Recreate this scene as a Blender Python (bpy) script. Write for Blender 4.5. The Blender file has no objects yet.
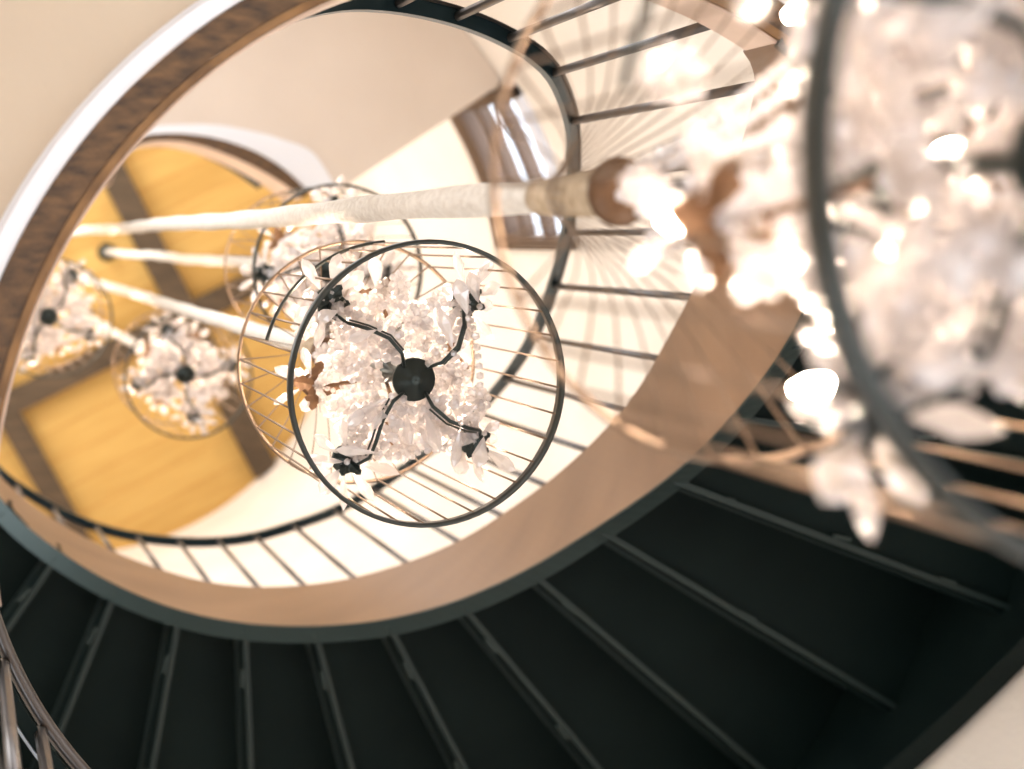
import bpy, bmesh, math, random
from mathutils import Vector, Matrix, Quaternion
random.seed(7)
PI = math.pi
scene = bpy.context.scene

# ------------------------------------------------------------------ camera
F = 1422.0
cam_d = bpy.data.cameras.new('camera')
cam = bpy.data.objects.new('camera', cam_d)
scene.collection.objects.link(cam)
cam_d.sensor_width = 36.0
cam_d.lens = 36.0 * F / 1024.0
zen = Vector((-42 - 512, 240 - 384.5, F)).normalized()      # straight up, seen in camera axes (x right, y down, z ahead)
ax = (Vector((1, 0, 0)) - zen * zen.x).normalized()
ay = zen.cross(ax)
rows = (ax, ay, zen)
def tw(v): return Vector((ax.dot(v), ay.dot(v), zen.dot(v)))
right, up, back = tw(Vector((1, 0, 0))), tw(Vector((0, -1, 0))), tw(Vector((0, 0, -1)))
cam.matrix_world = Matrix(((right.x, up.x, back.x, 0), (right.y, up.y, back.y, 0), (right.z, up.z, back.z, 0), (0, 0, 0, 1)))
cam_d.dof.use_dof = True
cam_d.dof.focus_distance = 3.12
cam_d.dof.aperture_fstop = 1.0 * cam_d.lens / 1000 / 0.027
cam_d.clip_start = 0.02
cam_d.clip_end = 100
scene.camera = cam

# ------------------------------------------------------------------ world, exposure
w = bpy.data.worlds.new('world'); scene.world = w; w.use_nodes = True
bg = w.node_tree.nodes['Background']
bg.inputs[0].default_value = (0.80, 0.88, 1.0, 1); bg.inputs[1].default_value = 3.0
scene.view_settings.view_transform = 'Standard'
scene.view_settings.look = 'None'
scene.view_settings.gamma = 1
scene.view_settings.use_curve_mapping = False
scene.view_settings.exposure = 0.0
scene.cycles.use_denoising = True
scene.cycles.max_bounces = 10
scene.cycles.diffuse_bounces = 6
scene.cycles.transparent_max_bounces = 32
scene.cycles.sample_clamp_indirect = 10
scene.cycles.caustics_reflective = False
scene.cycles.caustics_refractive = False

AX = Vector((1.04, 0.50, 0))                 # axis of the stair well
def pol(deg, R, z): a = math.radians(deg); return Vector((AX.x + R * math.cos(a), AX.y + R * math.sin(a), z))

def daylight(name, deg, z, wd, ht, power, R=2.62, col=(1, .93, .86)):
    ld = bpy.data.lights.new(name, 'AREA'); ld.shape = 'RECTANGLE'; ld.size = wd; ld.size_y = ht
    ld.energy = power; ld.color = col
    o = bpy.data.objects.new(name, ld); scene.collection.objects.link(o)
    p = pol(deg, R, z); o.location = p
    o.rotation_euler = (Vector((AX.x, AX.y, z)) - p).to_track_quat('-Z', 'Y').to_euler()
    return o
# daylight at the real window, then at unseen openings added for fill: (centre angle, half width deg, z0, z1)
WINDOWS_AND_FILL = [(-22.5, 12, 7.92, 9.16), (-115, 18, 10.2, 13.2), (-165, 18, 10.2, 13.2),
           (-150, 18, 4.0, 6.8), (-95, 18, 4.0, 6.8), (-30, 21, -0.9, 1.5), (150, 21, -0.9, 1.5), (-120, 21, -0.9, 1.5), (60, 21, -0.9, 1.5)]
daylight('window_and_fill_light', -22.5, 8.55, 0.95, 1.15, 18)
daylight('window_and_fill_light', -115, 11.7, 1.4, 2.8, 92)  # unseen opening, added to flood the opposite upper wall with light
daylight('window_and_fill_light', -165, 11.7, 1.4, 2.8, 92)  # second added opening out of view, same purpose
daylight('window_and_fill_light', -150, 5.4, 1.4, 2.6, 48)  # added fill out of view, brightens the wall behind the stair
daylight('window_and_fill_light', -95, 5.4, 1.4, 2.6, 34)  # likewise an unseen fill opening
for d in (-30, 150, -120, 60): daylight('window_and_fill_light', d, 0.3, 1.6, 2.2, 11, col=(1, .90, .80))  # low fill added out of view, lights the landing soffit from below

# ------------------------------------------------------------------ materials
def mat(name, base=(.8, .8, .8), rough=.5, metal=0.0, **k):
    m = bpy.data.materials.new(name); m.use_nodes = True
    b = m.node_tree.nodes['Principled BSDF']
    b.inputs['Base Color'].default_value = (*base, 1); b.inputs['Roughness'].default_value = rough
    b.inputs['Metallic'].default_value = metal
    for kk, v in k.items(): b.inputs[kk.replace('_', ' ')].default_value = v
    return m
def nodes(m): return m.node_tree.nodes, m.node_tree.links, m.node_tree.nodes['Principled BSDF']
def noisy(m, c1, c2, scale=3.0, bump=0.0, detail=4, bscale=None, stretch=(1, 1, 1), rot=(0, 0, 0), lo=.35, hi=.65):
    n, l, b = nodes(m)
    tc = n.new('ShaderNodeTexCoord'); mp = n.new('ShaderNodeMapping')
    mp.inputs['Scale'].default_value = stretch; mp.inputs['Rotation'].default_value = rot
    l.new(tc.outputs['Object'], mp.inputs[0])
    t = n.new('ShaderNodeTexNoise'); t.inputs['Scale'].default_value = scale; t.inputs['Detail'].default_value = detail
    l.new(mp.outputs[0], t.inputs['Vector'])
    r = n.new('ShaderNodeValToRGB'); r.color_ramp.elements[0].position = lo; r.color_ramp.elements[1].position = hi
    r.color_ramp.elements[0].color = (*c1, 1); r.color_ramp.elements[1].color = (*c2, 1)
    l.new(t.outputs['Fac'], r.inputs[0]); l.new(r.outputs[0], b.inputs['Base Color'])
    if bump:
        t2 = n.new('ShaderNodeTexNoise'); t2.inputs['Scale'].default_value = bscale or scale * 8; t2.inputs['Detail'].default_value = 3
        l.new(mp.outputs[0], t2.inputs['Vector'])
        bp = n.new('ShaderNodeBump'); bp.inputs['Strength'].default_value = bump; bp.inputs['Distance'].default_value = .01
        l.new(t2.outputs['Fac'], bp.inputs['Height']); l.new(bp.outputs[0], b.inputs['Normal'])
    return m

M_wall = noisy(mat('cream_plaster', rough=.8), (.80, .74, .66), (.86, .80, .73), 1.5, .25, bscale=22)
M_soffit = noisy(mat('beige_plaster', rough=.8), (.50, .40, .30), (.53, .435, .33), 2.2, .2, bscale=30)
M_soffit2 = noisy(mat('pale_beige_plaster', rough=.8), (.64, .55, .47), (.67, .58, .50), 2.2, .15, bscale=30)
M_white = mat('white_plaster', (.76, .77, .81), .6)
M_woodtrim = noisy(mat('knotty_brown_wood', rough=.5), (.030, .014, .005), (.165, .085, .032), 22, .35, detail=10, stretch=(1, 2.6, 1), rot=(0, 0, .7), lo=.3, hi=.72)
M_woodlight = noisy(mat('honey_wood', rough=.45), (.13, .06, .016), (.25, .125, .04), 14, .1, detail=6)
M_woodlit = noisy(mat('pale_lit_wood', rough=.5), (.62, .46, .36), (.72, .56, .45), 6, .1)  # lit inner face of the wood edging, the light put into its colour
M_band = noisy(mat('bronze_brown_stringer', rough=.38), (.175, .105, .062), (.235, .143, .084), 1.6, .04, detail=5, stretch=(1, 1, 2))
M_steel = noisy(mat('blackened_green_steel', rough=.6, Specular_IOR_Level=.12), (.0018, .0065, .0062), (.0035, .0095, .009), 3.0, .12, bscale=14)
M_lip = mat('grey_green_steel_edge', (.014, .03, .030), .38, .4)
M_nose = mat('dark_nosing_steel', (.008, .02, .019), .55, .1)
M_weld = mat('tarnished_weld', (.02, .035, .032), .5, .3)
M_rail = mat('dark_steel_rail', (.022, .045, .055), .33, .55)
M_bal = mat('brushed_steel_baluster', (.13, .12, .115), .35, .85)
M_bronze = mat('aged_bronze_wire', (.25, .175, .12), .36, .8)
M_ring = mat('dark_bronze_hoop', (.055, .06, .055), .32, .75)
M_arm = mat('dark_green_bronze', (.035, .045, .042), .3, .7)
M_cup = noisy(mat('brown_bronze_cup', rough=.45, metal=.5), (.09, .045, .02), (.17, .09, .045), 18)
M_rope = noisy(mat('cream_rope', rough=.9), (.72, .65, .56), (.84, .78, .69), 60, .5, bscale=200)
M_bind = noisy(mat('tan_twine', rough=.85), (.42, .30, .18), (.62, .49, .34), 60, .4, bscale=200)
M_beam = noisy(mat('dark_beam_wood', rough=.7), (.055, .035, .018), (.10, .066, .036), 4, .2, stretch=(1, 6, 1), rot=(0, 0, .47))
M_floor = noisy(mat('oak_floor', rough=.5), (.45, .31, .19), (.55, .40, .26), 3, 0, stretch=(1, 8, 1))
M_frame = mat('brown_window_frame', (.085, .05, .032), .5)
M_framewhite = mat('blue_white_window_bar', (.78, .83, .95), .4)

M_framewhite2 = mat('bright_steel_edge', (.35, .42, .5), .3, .8)
# yellow boarded ceiling
M_ceil = mat('yellow_pine_boards', rough=.6)
n, l, b = nodes(M_ceil)
tc = n.new('ShaderNodeTexCoord'); mp = n.new('ShaderNodeMapping'); mp.inputs['Rotation'].default_value = (0, 0, math.radians(25.5))
l.new(tc.outputs['Object'], mp.inputs[0])
sx = n.new('ShaderNodeSeparateXYZ'); l.new(mp.outputs[0], sx.inputs[0])
mu = n.new('ShaderNodeMath'); mu.operation = 'MULTIPLY'; mu.inputs[1].default_value = 3.6; l.new(sx.outputs['Y'], mu.inputs[0])
fl = n.new('ShaderNodeMath'); fl.operation = 'FLOOR'; l.new(mu.outputs[0], fl.inputs[0])
wn = n.new('ShaderNodeTexWhiteNoise'); wn.noise_dimensions = '1D'; l.new(fl.outputs[0], wn.inputs['W'])
fr = n.new('ShaderNodeMath'); fr.operation = 'FRACT'; l.new(mu.outputs[0], fr.inputs[0])
gp = n.new('ShaderNodeMath'); gp.operation = 'LESS_THAN'; gp.inputs[1].default_value = .04; l.new(fr.outputs[0], gp.inputs[0])
mp2 = n.new('ShaderNodeMapping'); mp2.inputs['Scale'].default_value = (.6, 5, 1); l.new(mp.outputs[0], mp2.inputs[0])
nz = n.new('ShaderNodeTexNoise'); nz.inputs['Scale'].default_value = 3; nz.inputs['Detail'].default_value = 6; l.new(mp2.outputs[0], nz.inputs['Vector'])
av = n.new('ShaderNodeMath'); av.operation = 'ADD'; l.new(nz.outputs['Fac'], av.inputs[0])
hw = n.new('ShaderNodeMath'); hw.operation = 'MULTIPLY'; hw.inputs[1].default_value = .45; l.new(wn.outputs['Value'], hw.inputs[0]); l.new(hw.outputs[0], av.inputs[1])
rp = n.new('ShaderNodeValToRGB'); rp.color_ramp.elements[0].position = .3; rp.color_ramp.elements[1].position = 1.0
rp.color_ramp.elements[0].color = (.47, .27, .062, 1); rp.color_ramp.elements[1].color = (.60, .385, .115, 1)
l.new(av.outputs[0], rp.inputs[0])
mx = n.new('ShaderNodeMixRGB'); mx.inputs[2].default_value = (.47, .24, .05, 1); l.new(gp.outputs[0], mx.inputs[0]); l.new(rp.outputs[0], mx.inputs[1])
l.new(mx.outputs[0], b.inputs['Base Color'])

# crystal: pale, faceted, half clear
M_cry = bpy.data.materials.new('pale_rose_crystal'); M_cry.use_nodes = True
n, l, b = nodes(M_cry)
b.inputs['Base Color'].default_value = (1, .95, .93, 1); b.inputs['Roughness'].default_value = .06
b.inputs['Transmission Weight'].default_value = .92; b.inputs['IOR'].default_value = 1.3
tr = n.new('ShaderNodeBsdfTranslucent'); tr.inputs[0].default_value = (1, .95, .92, 1)
df = n.new('ShaderNodeBsdfDiffuse'); df.inputs[0].default_value = (.97, .91, .89, 1)
tp = n.new('ShaderNodeBsdfTransparent'); tp.inputs[0].default_value = (1, .985, .975, 1)
gs = n.new('ShaderNodeBsdfGlossy'); gs.inputs['Roughness'].default_value = .12; gs.inputs[0].default_value = (1, 1, 1, 1)
def mixs(f, a, c):
    m_ = n.new('ShaderNodeMixShader'); m_.inputs[0].default_value = f; l.new(a.outputs[0], m_.inputs[1]); l.new(c.outputs[0], m_.inputs[2]); return m_
cloud = mixs(.42, tr, df)              # cloudy body
clear = mixs(.30, tp, b)               # clear body: straight and bent light
body = mixs(.46, clear, cloud)
full = mixs(.13, body, gs)
l.new(full.outputs[0], n['Material Output'].inputs['Surface'])

M_bulb = bpy.data.materials.new('lit_bulb'); M_bulb.use_nodes = True
n, l, b = nodes(M_bulb)
b.inputs['Emission Color'].default_value = (1, .80, .62, 1); b.inputs['Emission Strength'].default_value = 230

M_pane = bpy.data.materials.new('window_glass'); M_pane.use_nodes = True
n, l, b = nodes(M_pane)
tp = n.new('ShaderNodeBsdfTransparent'); gl = n.new('ShaderNodeBsdfGlossy'); gl.inputs['Roughness'].default_value = .03
ms = n.new('ShaderNodeMixShader'); ms.inputs[0].default_value = .08
l.new(tp.outputs[0], ms.inputs[1]); l.new(gl.outputs[0], ms.inputs[2]); l.new(ms.outputs[0], n['Material Output'].inputs['Surface'])

# ------------------------------------------------------------------ helpers
def link(name, me, m=None, parent=None, smooth=False):
    o = bpy.data.objects.new(name, me); scene.collection.objects.link(o)
    if m is not None: me.materials.append(m)
    if smooth:
        for p in me.polygons: p.use_smooth = True
    if parent is not None: o.parent = parent
    return o
class MB:
    def __init__(s): s.v = []; s.f = []
    def add(s, vs, fs):
        k = len(s.v); s.v += [tuple(v) for v in vs]; s.f += [tuple(i + k for i in f) for f in fs]
    def build(s, name, m, parent=None, smooth=False):
        me = bpy.data.meshes.new(name); me.from_pydata(s.v, [], s.f); me.update()
        return link(name, me, m, parent, smooth)
    def tube(s, pts, r, sides=8, closed=False, cap=True):
        pts = [Vector(p) for p in pts]; N = len(pts)
        rs = r if isinstance(r, (list, tuple)) else [r] * N
        vs = []; ref = None
        for i, p in enumerate(pts):
            a = pts[(i - 1) % N] if (closed or i > 0) else p
            c = pts[(i + 1) % N] if (closed or i < N - 1) else p
            t = (c - a).normalized()
            if ref is None: ref = t.orthogonal().normalized()
            ref = (ref - t * ref.dot(t)).normalized(); bn = t.cross(ref)
            for k in range(sides):
                q = 2 * PI * k / sides
                vs.append(p + (ref * math.cos(q) + bn * math.sin(q)) * rs[i])
        fs = []
        for i in range(N if closed else N - 1):
            j = (i + 1) % N
            for k in range(sides):
                k2 = (k + 1) % sides
                fs.append((i * sides + k, i * sides + k2, j * sides + k2, j * sides + k))
        if cap and not closed:
            fs.append(tuple(range(sides))[::-1]); fs.append(tuple((N - 1) * sides + k for k in range(sides)))
        s.add(vs, fs); return s
    def sweep(s, sections, closed=False):            # sections: list of equal closed loops of points
        n0 = len(sections[0]); vs = [p for sec in sections for p in sec]; fs = []
        N = len(sections)
        for i in range(N if closed else N - 1):
            j = (i + 1) % N
            for k in range(n0):
                k2 = (k + 1) % n0
                fs.append((i * n0 + k, i * n0 + k2, j * n0 + k2, j * n0 + k))
        if not closed:
            fs.append(tuple(range(n0))[::-1]); fs.append(tuple((N - 1) * n0 + k for k in range(n0)))
        s.add(vs, fs); return s
    def lathe(s, prof, c, sides=24):                 # prof: (r, z) list, about the vertical through c
        vs = []; n0 = len(prof)
        for k in range(sides):
            q = 2 * PI * k / sides
            for r, z in prof: vs.append((c[0] + r * math.cos(q), c[1] + r * math.sin(q), c[2] + z))
        fs = []
        for k in range(sides):
            k2 = (k + 1) % sides
            for i in range(n0 - 1): fs.append((k * n0 + i, k * n0 + i + 1, k2 * n0 + i + 1, k2 * n0 + i))
        s.add(vs, fs); return s
    def prism(s, loop, z0, z1):
        n0 = len(loop); vs = [(p[0], p[1], z0) for p in loop] + [(p[0], p[1], z1) for p in loop]
        fs = [tuple(range(n0))[::-1], tuple(range(n0, 2 * n0))] + [(i, (i + 1) % n0, (i + 1) % n0 + n0, i + n0) for i in range(n0)]
        s.add(vs, fs); return s
    def beam(s, a, b, wd, ht, upv=Vector((0, 0, 1))):
        a, b = Vector(a), Vector(b); t = (b - a).normalized(); sd = t.cross(upv).normalized(); u = sd.cross(t)
        def sec(p): return [p + sd * wd / 2 + u * ht / 2, p - sd * wd / 2 + u * ht / 2, p - sd * wd / 2 - u * ht / 2, p + sd * wd / 2 - u * ht / 2]
        return s.sweep([sec(a), sec(b)])

def lerp_tab(tab, x):
    if x <= tab[0][0]: return tab[0][1]
    for i in range(len(tab) - 1):
        x0, y0 = tab[i]; x1, y1 = tab[i + 1]
        if x <= x1: return y0 + (y1 - y0) * (x - x0) / (x1 - x0)
    return tab[-1][1]
def smooth_tab(tab, w=8):
    return lambda x: sum(lerp_tab(tab, x + d * w / 4) for d in range(-4, 5)) / 9

def thing(name, label, cat, loc=(0, 0, 0), group=None):
    o = bpy.data.objects.new(name, None); scene.collection.objects.link(o); o.location = loc
    o.empty_display_size = .05
    o['label'] = label; o['category'] = cat
    if group: o['group'] = group
    return o
def tag(o, label, cat, group=None):
    o['label'] = label; o['category'] = cat
    if group: o['group'] = group
    return o
def struct(o): o['kind'] = 'structure'; return o

# ------------------------------------------------------------------ curves of the stair well (degrees -> height / radius)
Z1 = 2.45                                             # underside of the landing
low = smooth_tab([(-70, 2.45), (-58, 2.47), (-45, 2.60), (-30, 2.86), (-15, 3.16), (-3, 3.454), (2.7, 3.592), (13.7, 3.867), (25.5, 4.208), (42.8, 4.576), (63.7, 4.98), (81.8, 5.326), (97.5, 5.532), (110.6, 5.68), (118.4, 5.80), (128.6, 5.95), (139.5, 6.10), (147.6, 6.20), (176, 6.65)])
lowR = smooth_tab([(104, 1.0), (118, 1.012), (128, 1.03), (139.5, 1.06), (147.6, 1.086), (176, 1.12)])
top = smooth_tab([(-70, 2.572), (-60, 2.572), (-50, 2.86), (-42, 3.10), (-30, 3.404), (-10.3, 3.927), (-1.5, 4.117), (29.9, 4.919), (43.9, 5.217), (54.1, 5.456), (74.6, 5.872), (92.4, 6.184), (103.5, 6.40), (113, 6.58), (122.5, 6.80), (131.6, 7.0), (140.4, 7.15), (144, 7.25), (176, 7.7)], 5)
topR = smooth_tab([(108, 1.0), (122.5, 1.027), (131.6, 1.06), (140.4, 1.081), (144, 1.10), (176, 1.12)], 5)
rail = smooth_tab([(-290, 3.0), (-215, 3.0), (-120, 3.0), (-105.4, 3.05), (-94.2, 3.16), (-85.7, 3.24), (-76.8, 3.32), (-67.8, 3.40), (-56.2, 3.666), (-43.1, 4.054), (-31.8, 4.379), (-19.8, 4.713), (-6.8, 5.054), (3.1, 5.338), (32.2, 6.232), (41.9, 6.437), (52.6, 6.633), (63.7, 6.849), (73.8, 6.956), (82.3, 7.06), (93.5, 7.17), (103.3, 7.30), (112.6, 7.42), (123, 7.52), (131.7, 7.60), (142.8, 7.65), (176, 8.0)], 4)
railR = smooth_tab([(-290, 1.03), (-120, 1.03), (-105.4, 1.035), (-90, 1.018), (-68, 1.008), (-56, 1.0), (94, 1.0), (103, 1.016), (112.6, 1.038), (123, 1.056), (131.7, 1.074), (142.8, 1.108), (176, 1.13)], 4)
def arange(a, b, st):
    n_ = max(1, int(round((b - a) / st))); return [a + (b - a) * i / n_ for i in range(n_ + 1)]

# ------------------------------------------------------------------ the setting: round wall with one real window and added fill openings
ZC = 14.0; ZF = -1.7; RW = 2.5
def in_opening(d, z):
    for c, h, z0, z1 in WINDOWS_AND_FILL:
        dd = (d - c + 180) % 360 - 180
        if abs(dd) < h and z0 < z < z1: return True
    return False
zs = sorted({ZF, ZC + .1} | {z for wv in WINDOWS_AND_FILL for z in wv[2:]} | {ZF + .35 * i for i in range(1, 45)})
mb = MB(); ND = 240; idx = {}
def vid(i, j):
    k = (i % ND, j)
    if k not in idx: idx[k] = len(mb.v); mb.v.append(tuple(pol(1.5 * i, RW, zs[j])))
    return idx[k]
for i in range(ND):
    for j in range(len(zs) - 1):
        if not in_opening(1.5 * i + .75, (zs[j] + zs[j + 1]) / 2):
            mb.f.append((vid(i, j), vid(i, j + 1), vid(i + 1, j + 1), vid(i + 1, j)))
wall = struct(mb.build('wall_round', M_wall, smooth=False))
sol = wall.modifiers.new('thick', 'SOLIDIFY'); sol.thickness = .16; sol.offset = -1
disc = [pol(d, RW + .14, 0) for d in arange(0, 357, 3)]
mb = MB(); mb.prism(disc, ZC, ZC + .15); struct(mb.build('ceiling', M_ceil))
mb = MB(); mb.prism(disc, ZF - .15, ZF); struct(mb.build('floor', M_floor))
# dark beams under the yellow boards
d1 = Vector((.43, .90, 0)).normalized(); d2 = Vector((.90, -.43, 0)).normalized()
def chord(p, d):
    p = Vector((p[0], p[1], 0)) - Vector((AX.x, AX.y, 0)); b_ = p.dot(d); c_ = p.dot(p) - (RW - .01) ** 2
    q = math.sqrt(b_ * b_ - c_); o = Vector((AX.x, AX.y, 0)); return o + p + d * (-b_ - q), o + p + d * (-b_ + q)
def roof_beam(p, d, wd, dep, label):
    a, c = chord(p, d); zz = Vector((0, 0, ZC - dep / 2 + .002)); mb = MB(); mb.beam(a + zz, c + zz, wd, dep)
    tag(mb.build('ceiling_beam', M_beam), label, 'beam')
roof_beam((1.69, .03), d1, .24, .16, 'long dark ceiling beam crossing the yellow boards behind the mid-sized hanging crystals')
roof_beam((1.31, 1.07), d2, .22, .15, 'dark cross beam under the yellow ceiling, running from lower left up to the right')
roof_beam((.60, 2.08), d1, .21, .14, 'dark ceiling beam nearest the lower left handrail')

# window facing the camera, with frame and bars
WC, WH, WZ0, WZ1 = WINDOWS_AND_FILL[0]
wn_ = thing('window_1', 'window', 'window'); del wn_['label'], wn_['category']; wn_['kind'] = 'structure'
def arc_bar(d0, d1_, R, z0, z1, th, name, m, parent):
    mb = MB(); secs = []
    for d in arange(d0, d1_, 2): secs.append([pol(d, R, z0), pol(d, R + th, z0), pol(d, R + th, z1), pol(d, R, z1)])
    mb.sweep(secs); return mb.build(name, m, parent)
arc_bar(WC - WH, WC + WH, 2.44, WZ1 - .22, WZ1, .12, 'window_head', M_frame, wn_)
arc_bar(WC - WH, WC + WH, 2.46, WZ0, WZ0 + .1, .12, 'window_sill', M_framewhite, wn_)
arc_bar(WC - WH, WC + WH, 2.47, 8.30, 8.38, .08, 'window_transom', M_frame, wn_)
arc_bar(WC - WH, WC + WH, 2.47, 8.66, 8.74, .08, 'window_transom', M_frame, wn_)
arc_bar(WC + WH - 1.6, WC + WH, 2.44, WZ0, WZ1, .12, 'window_jamb', M_frame, wn_)
arc_bar(WC - WH, WC - WH + 1.6, 2.44, WZ0, WZ1, .12, 'window_jamb', M_frame, wn_)
arc_bar(WC - WH, WC + WH, 2.51, WZ0, WZ1, .01, 'pane', M_pane, wn_)

# ------------------------------------------------------------------ landing: beige soffit, white rim, wood edge
def ring_sector(name, m, R0, R1, z0, z1, d0, d1_, parent=None, st=2):
    mb = MB(); secs = []
    for d in arange(d0, d1_, st): secs.append([pol(d, R0, z0), pol(d, R1, z0), pol(d, R1, z1), pol(d, R0, z1)])
    mb.sweep(secs); return mb.build(name, m, parent)
L0, L1 = -186, -58
land = thing('landing', 'landing', 'landing'); del land['label'], land['category']; land['kind'] = 'structure'; land.name = 'ceiling_landing'
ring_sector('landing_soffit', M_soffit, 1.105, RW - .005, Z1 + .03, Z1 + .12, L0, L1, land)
mb = MB()
mb.sweep([[pol(d, 1.072, Z1 + .004), pol(d, 1.101, Z1 + .004), pol(d, 1.112, Z1 + .034), pol(d, 1.072, Z1 + .05)] for d in arange(L0, L1, 2)])
mb.build('white_plaster_rim', M_white, land)
we = thing('wood_edging', 'knotty brown wood edging round the nearest landing opening, curving through the upper left', 'wood trim')
ring_sector('edge_board', M_woodtrim, 1.021, 1.071, Z1, Z1 + .125, L0, L1, we)
mb = MB()
mb.sweep([[pol(d, 1.007, Z1 + .004), pol(d, 1.0205, Z1 - .003), pol(d, 1.0205, Z1 + .125), pol(d, 1.006, Z1 + .128)] for d in arange(L0, L1, 2)])
mb.build('inner_moulding', M_woodlight, we)
ring_sector('lit_facing', M_woodlit, 1.001, 1.006, Z1 + .012, Z1 + .13, L0, L1, we)  # inner face of the edging, coloured pale as if lit

# ------------------------------------------------------------------ upper landing with its own opening
Z2 = 8.1
pinkbrown = [(.78, -.30), (.84, -.44), (.94, -.518), (1.096, -.545), (1.259, -.525), (1.419, -.474), (1.609, -.39), (1.751, -.305), (1.837, -.235)]
brownout = [(.73, -.30), (.80, -.46), (.93, -.555), (1.11, -.582), (1.31, -.57), (1.476, -.53), (1.611, -.476), (1.74, -.395), (1.883, -.268)]
whiteout = [(.69, -.30), (.77, -.50), (.93, -.605), (1.10, -.631), (1.367, -.639), (1.613, -.601), (1.743, -.566), (1.916, -.496), (2.054, -.290)]
def cr(pts, n_=5, closed=False):
    out = []; P = [Vector((*p, 0)) for p in pts]
    for i in range(len(P) - 1):
        p0 = P[max(i - 1, 0)]; p1 = P[i]; p2 = P[i + 1]; p3 = P[min(i + 2, len(P) - 1)]
        for k in range(n_):
            t = k / n_
            out.append(.5 * ((2 * p1) + (p2 - p0) * t + (2 * p0 - 5 * p1 + 4 * p2 - p3) * t * t + (3 * p1 - p0 - 3 * p2 + p3) * t ** 3))
    out.append(P[-1]); return out
tail = [(.80, .10), (.74, .42)]
slab_edge = [(2.072, -.288), (3.062, -.924)]
wo = cr(whiteout)
e_ang = math.degrees(math.atan2(-.924 - AX.y, 3.062 - AX.x)); s_pt = Vector((.30, .30, 0))
s_ang = math.degrees(math.atan2(2.0 - AX.y, -.5 - AX.x))
loop = [Vector((3.062, -.924, 0)), Vector((2.072, -.288, 0))] + wo[::-1] + [Vector((.60, -.17, 0)), Vector((.48, .05, 0)), Vector((.34, .25, 0)), Vector((.1, .45, 0))]
a0 = math.degrees(math.atan2(.9 - AX.y, -1.3 - AX.x))       # far left end on the wall
loop += [pol(d, RW - .005, 0) for d in arange(a0 - 0, a0 - 0, 1)][:1]
loop += [pol(d, RW - .005, 0) for d in arange(a0, 360 + e_ang, 4)][1:]
mb = MB(); mb.prism(loop, Z2, Z2 + .35)
up_l = bpy.data.objects.new('ceiling_upper_landing', None); scene.collection.objects.link(up_l); up_l['kind'] = 'structure'
so = mb.build('upper_soffit', M_soffit2, up_l)
def strip(inner, outer, z0i, z0o, th, name, m, parent):
    A, B = cr(inner), cr(outer); secs = []
    for a_, b_ in zip(A, B):
        secs.append([Vector((a_.x, a_.y, z0i)), Vector((b_.x, b_.y, z0o)), Vector((b_.x, b_.y, z0o + th)), Vector((a_.x, a_.y, z0i + th))])
    mb = MB(); mb.sweep(secs); return mb.build(name, m, parent)
strip(brownout, whiteout, Z2 - .03, Z2 - .012, .06, 'white_rim', M_white, up_l)
w2 = thing('wood_edging', 'thin dark wood edging with pale, lit inner facing round the distant upper opening beneath the yellow ceiling', 'wood trim')
strip(pinkbrown, brownout, Z2 - .05, Z2 - .05, .4, 'edge_board', M_woodtrim, w2)
inner2 = [(x * 1.0 + (1.35 - x) * .006, y + (.2 - y) * .008) for x, y in pinkbrown]
strip(inner2, pinkbrown, Z2 - .045, Z2 - .045, .48, 'lit_facing', M_woodlit, w2)
r2 = thing('upper_railing', 'short run of dark handrail just above the distant upper opening', 'railing')
mb = MB(); rp_ = [Vector((p.x, p.y, 9.35)) for p in cr([(1.10, -.62), (1.33, -.62), (1.52, -.56), (1.70, -.47), (1.86, -.36)])]
mb.tube(rp_, .035, 8); mb.build('handrail', M_rail, r2)
for p in rp_[2::6]:
    mb = MB(); mb.tube([Vector((p.x, p.y, Z2 + .3)), p], .012, 6); mb.build('baluster', M_bal, r2)

# ------------------------------------------------------------------ the stair
stair = thing('spiral_staircase', 'dark green steel spiral staircase seen from below, with brown inner stringer', 'staircase', (AX.x, AX.y, Z1))
stair.location = (0, 0, 0)
D0, D1 = -62, 176
ds = arange(D0, D1, 2)
mb = MB(); mb.sweep([[pol(d, lowR(d), low(d)), pol(d, lowR(d) + .02, low(d)), pol(d, topR(d) + .02, top(d)), pol(d, topR(d), top(d))] for d in ds])
mb.build('inner_stringer', M_band, stair, smooth=False)
mb = MB(); mb.sweep([[pol(d, lowR(d) - .006, low(d) - .004), pol(d, lowR(d) + .062, low(d) - .004), pol(d, lowR(d) + .062, low(d) - .018), pol(d, lowR(d) - .006, low(d) - .018)] for d in ds])
mb.build('stringer_flange', M_lip, stair)
RO = 2.42
mb = MB(); mb.sweep([[pol(d, RO, low(d) - .36), pol(d, RO + .02, low(d) - .36), pol(d, RO + .02, low(d) + .35), pol(d, RO, low(d) + .35)] for d in ds])
mb.build('outer_stringer', M_steel, stair)
mb = MB(); mb.sweep([[pol(d, RO - .06, low(d) - .36), pol(d, RO + .04, low(d) - .36), pol(d, RO + .04, low(d) - .345), pol(d, RO - .06, low(d) - .345)] for d in ds])
mb.build('outer_flange', M_steel, stair)
TH = [13.5 + 13.15 * k for k in range(-6, 13)]
off = smooth_tab([(-70, 5.5), (0, 5.5), (13.5, 5), (27.4, 2.9), (40.6, 1), (54.8, -1.6), (66, -1.6), (104, -2.4), (118, -3.6), (170, -3.6)])
def zt(d): return low(d + 13.15) + .012
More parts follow.
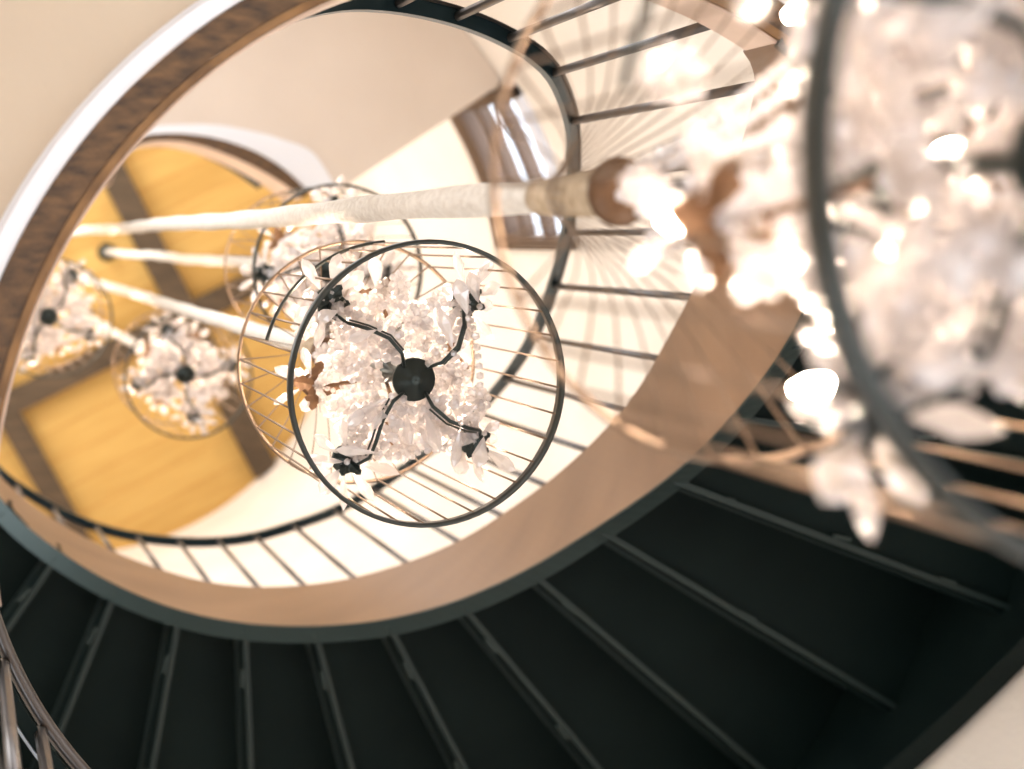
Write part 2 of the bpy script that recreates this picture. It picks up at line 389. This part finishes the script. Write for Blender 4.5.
for k, d in enumerate(TH):
    dn = d + 13.15
    if dn > 176: break
    R0 = lowR(d) + .022
    mb = MB(); mb.sweep([[pol(q, R0, zt(d)), pol(q + off(q), RO, zt(d)), pol(q + off(q), RO, zt(d) + .022), pol(q, R0, zt(d) + .022)] for q in arange(d, dn + 1.0, 2.3)])
    t_ = mb.build('tread', M_steel, stair)
    # riser plate rising to the next tread, set on the far edge
    mb = MB(); a_, c_ = pol(dn, R0, 0), pol(dn + off(dn), RO, 0)
    mb.beam(a_ + Vector((0, 0, (zt(d) + zt(dn)) / 2 + .01)), c_ + Vector((0, 0, (zt(d) + zt(dn)) / 2 + .01)), .012, zt(dn) - zt(d) - .015)
    mb.build('riser', M_steel, stair)
    # nosing angle and stitched weld under the near edge
    mb = MB(); o_ = Vector((0, 0, low(d) - .002)); mb.beam(pol(d + .1, R0, 0) + o_, pol(d + .1 + off(d), RO, 0) + o_, .020, .022)
    mb.build('nosing', M_nose, stair)
    mb = MB(); o2 = Vector((0, 0, zt(d) - .01)); mb.beam(pol(d + .6, R0, 0) + o2, pol(d + .6 + off(d), RO, 0) + o2, .016, .014); mb.build('support_angle', M_nose, stair)
    for q in range(3):
        r_ = R0 + .16 + q * .46; mb = MB(); dw = d + .1 + off(d) * (r_ - R0) / (RO - R0); mb.beam(pol(dw + .7 / r_, r_, -.004) + o_, pol(dw + .7 / r_, r_ + .07, -.004) + o_, .012, .012)
        mb.build('weld', M_weld, stair)

# railing on the stair and round the landing
rl = thing('stair_railing', 'dark steel railing following the inner edge of the spiral stair', 'railing')
rds = arange(-110, 176, 2)
mb = MB(); mb.sweep([[pol(d, railR(d) - .008, rail(d)), pol(d, railR(d) + .028, rail(d)), pol(d, railR(d) + .028, rail(d) + .035), pol(d, railR(d) - .008, rail(d) + .035)] for d in rds])
mb.build('handrail', M_rail, rl)
mb = MB(); mb.sweep([[pol(d, railR(d) + .029, rail(d) - .006), pol(d, railR(d) + .036, rail(d) - .006), pol(d, railR(d) + .036, rail(d) + .042), pol(d, railR(d) + .029, rail(d) + .042)] for d in rds])
mb.build('rail_edge', M_bal, rl)
for d in [-95.2, -85.6, -76.2, -66.0, -55.2, -43.2, -31.1, -19.3, -7.3, 3.5, 13.2, 22.8, 32.5, 42.1, 52.7, 63.4, 73.5, 83, 93.3, 103.8, 114.4, 126, 137, 148, 160]:
    zb = top(d) if d > -62 else Z1 + .12
    rb = topR(d) if d > -62 else 1.02
    mb = MB(); mb.tube([pol(d, rb + .012, zb - .004), pol(d, railR(d) + .012, rail(d))], .0115, 8)
    mb.build('baluster', M_bal, rl, smooth=True)
# near guard rail
nr = thing('guard_railing', 'nearest steel guard railing with round bars in the lower left corner', 'railing')
gd = arange(108, 196, 2)
mb = MB(); mb.tube([pol(d, 1.034, 3.02) for d in gd], .0145, 10); mb.build('handrail', M_bal, nr, smooth=True)
mb = MB(); mb.sweep([[pol(d, 1.05, 2.99), pol(d, 1.078, 2.99), pol(d, 1.078, 3.0), pol(d, 1.05, 3.0)] for d in gd]); mb.build('flat_bar', M_steel, nr)
mb = MB(); mb.sweep([[pol(d, 1.0785, 2.985), pol(d, 1.084, 2.985), pol(d, 1.084, 3.0), pol(d, 1.0785, 3.0)] for d in gd]); mb.build('bar_edge', M_framewhite2, nr)
for d in (115, 124, 133, 142, 151, 160, 169, 178, 187):
    mb = MB(); mb.tube([pol(d, 1.05, 2.05), pol(d, 1.05, 3.01)], .013, 8); mb.build('baluster', M_bal, nr, smooth=True)

mb = MB(); mb.tube([pol(d, 1.05, 2.05) for d in gd], .016, 8); mb.build('bottom_rail', M_bal, nr, smooth=True)

# ------------------------------------------------------------------ chandeliers
def me_of(mb_, name, m, smooth=False):
    me = bpy.data.meshes.new(name); me.from_pydata(mb_.v, [], mb_.f); me.update(); me.materials.append(m)
    if smooth:
        for p in me.polygons: p.use_smooth = True
    return me
RC, HC, ZH = .313, .60, 1.02                  # cage radius, straight height, hub height above the lower hoop
def wire_pts(q):
    c, s = math.cos(q), math.sin(q); pts = [(RC * c, RC * s, 0), (RC * c, RC * s, HC * .5), (RC * c, RC * s, HC)]
    for t in [i / 8 for i in range(1, 9)]:
        r = RC * (1 - t) ** 1.25 * (1 - .25 * math.sin(PI * t)) + .036 * t; z = HC + (1.13 - HC) * t ** .9
        pts.append((r * c, r * s, z))
    return pts
def ico_unit():
    bm = bmesh.new(); bmesh.ops.create_icosphere(bm, subdivisions=1, radius=1)
    v = [Vector(x.co) for x in bm.verts]; f = [tuple(y.index for y in x.verts) for x in bm.faces]; bm.free(); return v, f
IV, IF = ico_unit()
def bead(mb_, p, r, st=1.0, d=Vector((0, 0, 1))):
    q = Vector((0, 0, 1)).rotation_difference(d); mb_.add([Vector(p) + q @ Vector((v.x * r, v.y * r, v.z * r * st)) for v in IV], IF)
def strand(mb_, a, b, sag, r=.0072, side=Vector((0, 0, 0)), gap=.0165):
    a, b = Vector(a), Vector(b); N = 40; P = []
    for i in range(N + 1):
        t = i / N; k = 4 * t * (1 - t); P.append(a.lerp(b, t) + Vector((0, 0, -sag * k)) + side * k)
    L = 0; nxt = 0; cnt = 0
    for i in range(1, len(P)):
        sg = (P[i] - P[i - 1]).length
        while nxt <= L + sg:
            p = P[i - 1].lerp(P[i], (nxt - L) / max(sg, 1e-6))
            if cnt % 7 == 5: bead(mb_, p, r * 1.35, .75, (P[i] - P[i - 1]).normalized()); nxt += gap * 1.25
            else: bead(mb_, p, r * random.uniform(.85, 1.1)); nxt += gap
            cnt += 1
        L += sg
def drop_mesh(L, W, T):
    mb_ = MB(); prof = [(0, .02), (.10, .22), (.38, .62), (.66, 1.0), (.86, .68), (1.0, .06)]; n0 = 6; vs = []
    for i, (t, r) in enumerate(prof):
        for k in range(n0):
            q = 2 * PI * (k + .5 * (i % 2)) / n0; vs.append((math.cos(q) * r * W, math.sin(q) * r * T, -t * L))
    fs = [tuple(range(n0))]
    for i in range(len(prof) - 1):
        for k in range(n0):
            k2 = (k + 1) % n0; a, b, c, d = i * n0 + k, i * n0 + k2, (i + 1) * n0 + k2, (i + 1) * n0 + k
            if i % 2 == 0: fs += [(a, d, b), (b, d, c)]
            else: fs += [(a, d, c), (a, c, b)]
    fs.append(tuple(range((len(prof) - 1) * n0, len(prof) * n0))[::-1]); mb_.add(vs, fs); bead(mb_, (0, 0, .009), .008); return mb_
DROPS = [me_of(drop_mesh(*a), 'crystal_drop', M_cry) for a in ((.095, .022, .012), (.078, .024, .013), (.056, .018, .017), (.105, .018, .010))]
def rosette():
    mb_ = MB()
    for k in range(8):
        q = 2 * PI * k / 8; bead(mb_, (.022 * math.cos(q), .022 * math.sin(q), 0), .011, 1.3, Vector((math.cos(q), math.sin(q), 0)))
    bead(mb_, (0, 0, 0), .014); return mb_
ROS = me_of(rosette(), 'crystal_rosette', M_cry)

def leaf(mb_, p, d, L=.05, W=.022):
    d = Vector(d).normalized(); sd = d.cross(Vector((0, 0, 1))); sd = sd.normalized() if sd.length > .1 else Vector((1, 0, 0)); u = sd.cross(d)
    p = Vector(p); prof = [(0, .15), (.25, .8), (.4, .6), (.55, 1.0), (.75, .55), (.85, .6), (1, .02)]
    vs = []
    for t, w_ in prof:
        c = p + d * t * L - u * (t * t) * .018
        vs += [c - sd * w_ * W, c + u * .003, c + sd * w_ * W, c - u * .004]
    fs = []
    for i in range(len(prof) - 1):
        for k in range(4): fs.append((i * 4 + k, i * 4 + (k + 1) % 4, (i + 1) * 4 + (k + 1) % 4, (i + 1) * 4 + k))
    mb_.add(vs, fs)

def build_chandelier(label, loc):
    random.seed(11)
    t = thing('cage_chandelier', label, 'chandelier', loc, 'crystal cage chandeliers hung on ropes')
    def P(mb_, name, m, smooth=False, parent=None):
        return link(name, me_of(mb_, name, m, smooth), None, parent or t)
    circ = lambda R, z, n_=72, a=0, b=360: [(R * math.cos(math.radians(a + (b - a) * i / n_)), R * math.sin(math.radians(a + (b - a) * i / n_)), z) for i in range(n_)]
    mb_ = MB(); n_ = 72
    mb_.sweep([[Vector((r * math.cos(2 * PI * i / n_), r * math.sin(2 * PI * i / n_), z)) for r, z in ((RC + .007, -.016), (RC + .009, .0), (RC + .007, .016), (RC - .001, .016), (RC - .001, -.016))] for i in range(n_)], closed=True)
    P(mb_, 'lower_hoop', M_ring, True)
    P(MB().tube(circ(RC + .003, HC), .0048, 6, True), 'upper_hoop', M_bronze, True)
    P(MB().tube(circ(RC + .003, .30, 26, 196, 270), .0045, 6), 'door_hoop', M_ring, True)
    for k in range(32):
        mb_ = MB(); q = 2 * PI * (k + .3) / 32
        mb_.tube(wire_pts(q), [.0026] * 3 + [.0018] + [.0014] * 7, 5); P(mb_, 'cage_wire', M_bronze, True)
    # hub: bronze cup with binding where the wires meet the rope
    P(MB().lathe([(.001, .935), (.02, .935), (.044, .945), (.048, .958), (.036, .975), (.022, .995), (.001, .995)], (0, 0, 0)), 'hub_cup', M_cup, True)
    P(MB().lathe([(.001, .985), (.022, .985), (.034, 1.0), (.033, 1.08), (.030, 1.18), (.026, 1.24), (.001, 1.24)], (0, 0, 0)), 'rope_binding', M_bind, True)
    # stem and lower disc
    P(MB().lathe([(.001, .10), (.014, .102), (.018, .115), (.050, .118), (.052, .126), (.02, .135), (.011, .16), (.011, .30), (.024, .33), (.03, .36), (.012, .40), (.01, .55), (.03, .60), (.01, .64), (.008, .90), (.001, .90)], (0, 0, 0)), 'stem', M_arm, True)
    tips = []
    for k in range(4):
        q = math.radians(40 + 90 * k + (3, -4, 6, 2)[k]); R = .236 if k != 2 else .25; c, s = math.cos(q), math.sin(q)
        pr = [(.03, .125), (.07, .10), (.12, .085), (.17, .095), (.205, .13), (R - .006, .175), (R, .20)]
        side = Vector((-s, c, 0)); pts = [Vector((r * c, r * s, z)) + side * .022 * math.sin(PI * i / 3) for i, (r, z) in enumerate(pr)]
        mb_ = MB(); mb_.tube(pts, [.004, .005, .005, .005, .0045, .004, .004], 6)
        mb_.tube([p + side * .009 + Vector((0, 0, .008)) for p in pts[1:5]], .0026, 6)
        a_ = P(mb_, 'arm', M_arm, True); tip = pts[-1]; tips.append(tip)
        P(MB().lathe([(.001, 0), (.02, .0), (.034, .014), (.036, .018), (.015, .014), (.013, .05), (.001, .05)], tip, 12), 'candle_cup', M_arm, True, a_)
        P(MB().lathe([(.001, .05), (.009, .055), (.015, .075), (.013, .095), (.004, .12), (.001, .125)], tip, 10), 'bulb', M_bulb, True, a_)
        mb_ = MB()
        for j in range(5):
            qq = q + j * 2 * PI / 5; leaf(mb_, tip + Vector((0, 0, -.005)), (math.cos(qq), math.sin(qq), -.15 + .3 * (j % 2)), .042, .015)
        P(mb_, 'bronze_leaves', M_arm, False, a_)
    utips = []
    for k in range(4):
        q = math.radians(-5 + 90 * k + (0, 5, -6, 4)[k]); R = .17; c, s = math.cos(q), math.sin(q)
        pr = [(.02, .36), (.05, .32), (.10, .31), (.14, .34), (R, .40)]
        pts = [Vector((r * c, r * s, z)) for r, z in pr]
        a_ = P(MB().tube(pts, [.0045, .006, .006, .0055, .005], 6), 'upper_arm', M_cup, True); tip = pts[-1]; utips.append(tip)
        P(MB().lathe([(.001, 0), (.018, .0), (.030, .014), (.032, .018), (.013, .014), (.012, .05), (.001, .05)], tip, 12), 'candle_cup', M_cup, True, a_)
        P(MB().lathe([(.001, .05), (.008, .055), (.014, .075), (.012, .09), (.004, .115), (.001, .12)], tip, 10), 'bulb', M_bulb, True, a_)
        mb_ = MB()
        for j in range(4):
            qq = q + j * 2 * PI / 4 + .4; leaf(mb_, tip + Vector((0, 0, -.005)), (math.cos(qq), math.sin(qq), .1), .06, .022)
        P(mb_, 'bronze_leaves', M_cup, False, a_)
    # bead strands
    topz = Vector((0, 0, .62)); mid = Vector((0, 0, .35))
    def S(a, b, sag, side=(0, 0, 0), r=.0066):
        r *= 1.32
        mb_ = MB(); strand(mb_, a, b, sag, r, Vector(side), r * 2.3); P(mb_, 'bead_strand', M_cry)
    for k in range(4):
        a, b = tips[k], tips[(k + 1) % 4]; u, u2 = utips[k], utips[(k + 1) % 4]
        inw = -((a + b) / 2); inw.z = 0
        S(a, b, .05, inw * .30); S(a + Vector((0, 0, .02)), b + Vector((0, 0, .02)), .11, inw * .05, .0075)
        S(a, u2, .05, r=.0062); S(a, u, .07, inw * .12)
        S(u, u2, .05, -(u + u2) * .1); S(u, topz, .03); S(a, topz, .10, a * -.15, .0072)
        S(a, Vector((a.x * .2, a.y * .2, .12)), .035, (random.uniform(-.03, .03), random.uniform(-.03, .03), 0), .0085)
        S(a, Vector((a.x * .25, a.y * .25, .11)), .05, (a.y * .12, -a.x * .12, 0), .0095)
        S(a, Vector((b.x * .35, b.y * .35, .2)), .07, r=.0085)
        S(u, a * .45, .06, r=.0085); S(u, Vector((u.x * .15, u.y * .15, .90)), .05, r=.0075); S(u2, Vector((a.x * .12, a.y * .12, .80)), .10, r=.0085)
    for k in range(9):                                   # loose hanging loops
        q = random.uniform(0, 2 * PI); r0 = random.uniform(.06, .17); a = Vector((r0 * math.cos(q), r0 * math.sin(q), random.uniform(.2, .5)))
        q2 = q + random.uniform(.5, 1.3); b = Vector((r0 * math.cos(q2), r0 * math.sin(q2), random.uniform(.28, .5))); S(a, b, random.uniform(.08, .2), r=random.uniform(.006, .0085))
    # drops
    def drop(p, d, i):
        o = bpy.data.objects.new('crystal_drop', DROPS[i % 4]); scene.collection.objects.link(o); o.parent = t
        o.location = p; d = Vector(d).normalized(); qn = Vector((0, 0, -1)).rotation_difference(d); o.rotation_mode = 'QUATERNION'
        o.rotation_quaternion = qn @ Quaternion((0, 0, 1), random.uniform(0, PI)); s_ = random.uniform(.85, 1.12); o.scale = (s_,) * 3
    n_d = 0
    for k, a in enumerate(tips):                          # crystals hung under the arms
        c_ = Vector((a.x, a.y, 0)).normalized(); sd = Vector((-c_.y, c_.x, 0))
        for f_, o_, z_ in ((.45, .014, .085), (.8, -.012, .085), (1.04, .016, .17)) if k % 2 else ((.62, .012, .08), (.95, -.014, .13)):
            drop(a * f_ * Vector((1, 1, 0)).x + sd * o_ - Vector((0, 0, a.z * f_)) + Vector((0, 0, z_)), sd * (1 if k < 2 else -1) + c_ * .5 - Vector((0, 0, .3)), n_d); n_d += 1
    for k, a in enumerate(tips):
        for j in range(9):
            q = 2 * PI * j / 9 + k; d = Vector((math.cos(q), math.sin(q), random.uniform(-1.1, -.1)))
            drop(a + Vector((math.cos(q), math.sin(q), 0)) * .028 + Vector((0, 0, random.uniform(-.01, .04))), d, n_d); n_d += 1
    for k, a in enumerate(utips):
        for j in range(8):
            q = 2 * PI * j / 8 + k; d = Vector((math.cos(q), math.sin(q), random.uniform(-1.2, .0)))
            drop(a + Vector((math.cos(q), math.sin(q), 0)) * .026 + Vector((0, 0, random.uniform(-.01, .04))), d, n_d); n_d += 1
    for j in range(22):
        q = random.uniform(0, 2 * PI); r0 = random.uniform(.07, .2)
        drop((r0 * math.cos(q), r0 * math.sin(q), random.uniform(.08, .5)), (math.cos(q) * .8, math.sin(q) * .8, random.uniform(-1.1, -.0)), n_d); n_d += 1
    for j in range(46):
        q = random.uniform(0, 2 * PI); r0 = random.uniform(.06, .22) if j < 36 else random.uniform(.02, .06)
        o = bpy.data.objects.new('crystal_rosette', ROS); scene.collection.objects.link(o); o.parent = t
        o.location = (r0 * math.cos(q), r0 * math.sin(q), random.uniform(.10, .45) if j < 36 else random.uniform(.5, .85)); o.rotation_euler = (random.uniform(-.5, .5), random.uniform(-.5, .5), 0)
    return t
def rope_parts(t):
    z0 = 1.18; z1 = ZC - t.location.z
    n_ = int((z1 - z0) / .0085); pts = []; rs = []
    mb_ = MB()
    for i in range(n_ + 1):
        z = z0 + (z1 - z0) * i / n_; wob = .004 * math.sin(z * 2.1) + .002 * math.sin(z * 5.3)
        pts.append(Vector((wob, .003 * math.cos(z * 1.7), z))); rs.append((.0285 if i % 2 else .0245) * (1 + .06 * math.sin(z * 9)))
    mb_.tube(pts, rs, 10); link('rope', me_of(mb_, 'rope', M_rope, True), None, t)
    mb_ = MB(); mb_.lathe([(.001, z1 - .10), (.05, z1 - .10), (.075, z1 - .05), (.09, z1 - .001), (.001, z1 - .001)], (0, 0, 0)); link('ceiling_mount', me_of(mb_, 'ceiling_mount', M_arm, True), None, t)
def dup(root, loc, label, rz=0):
    r = root.copy(); scene.collection.objects.link(r); r.location = loc; r['label'] = label; r.rotation_euler = (0, 0, rz)
    for ch in list(root.children):
        c = ch.copy(); scene.collection.objects.link(c); c.parent = r
        for g in list(ch.children):
            d = g.copy(); scene.collection.objects.link(d); d.parent = c
    return r
main = build_chandelier('sharp crystal chandelier in a round wire cage at the centre, dark hoop facing us', (.968, .320, 3.0))
spots = [((.837, -.065, .80), 'very near blurred crystal chandelier filling the upper right, its dark hoop sweeping down', -.08),
         ((1.31, .114, 5.15), 'crystal chandelier partly hidden behind the central cage, just above and left of it', 0.9),
         ((1.07, .69, 7.3), 'small distant crystal cluster in a faint cage, seen whole left of the central cage', 2.2),
         ((.44, .41, 7.9), 'farthest blurred crystal cluster at the left edge, half behind the wood edging', 1.3)]
allc = [main] + [dup(main, a, b, c) for a, b, c in spots]
for c in allc: rope_parts(c)
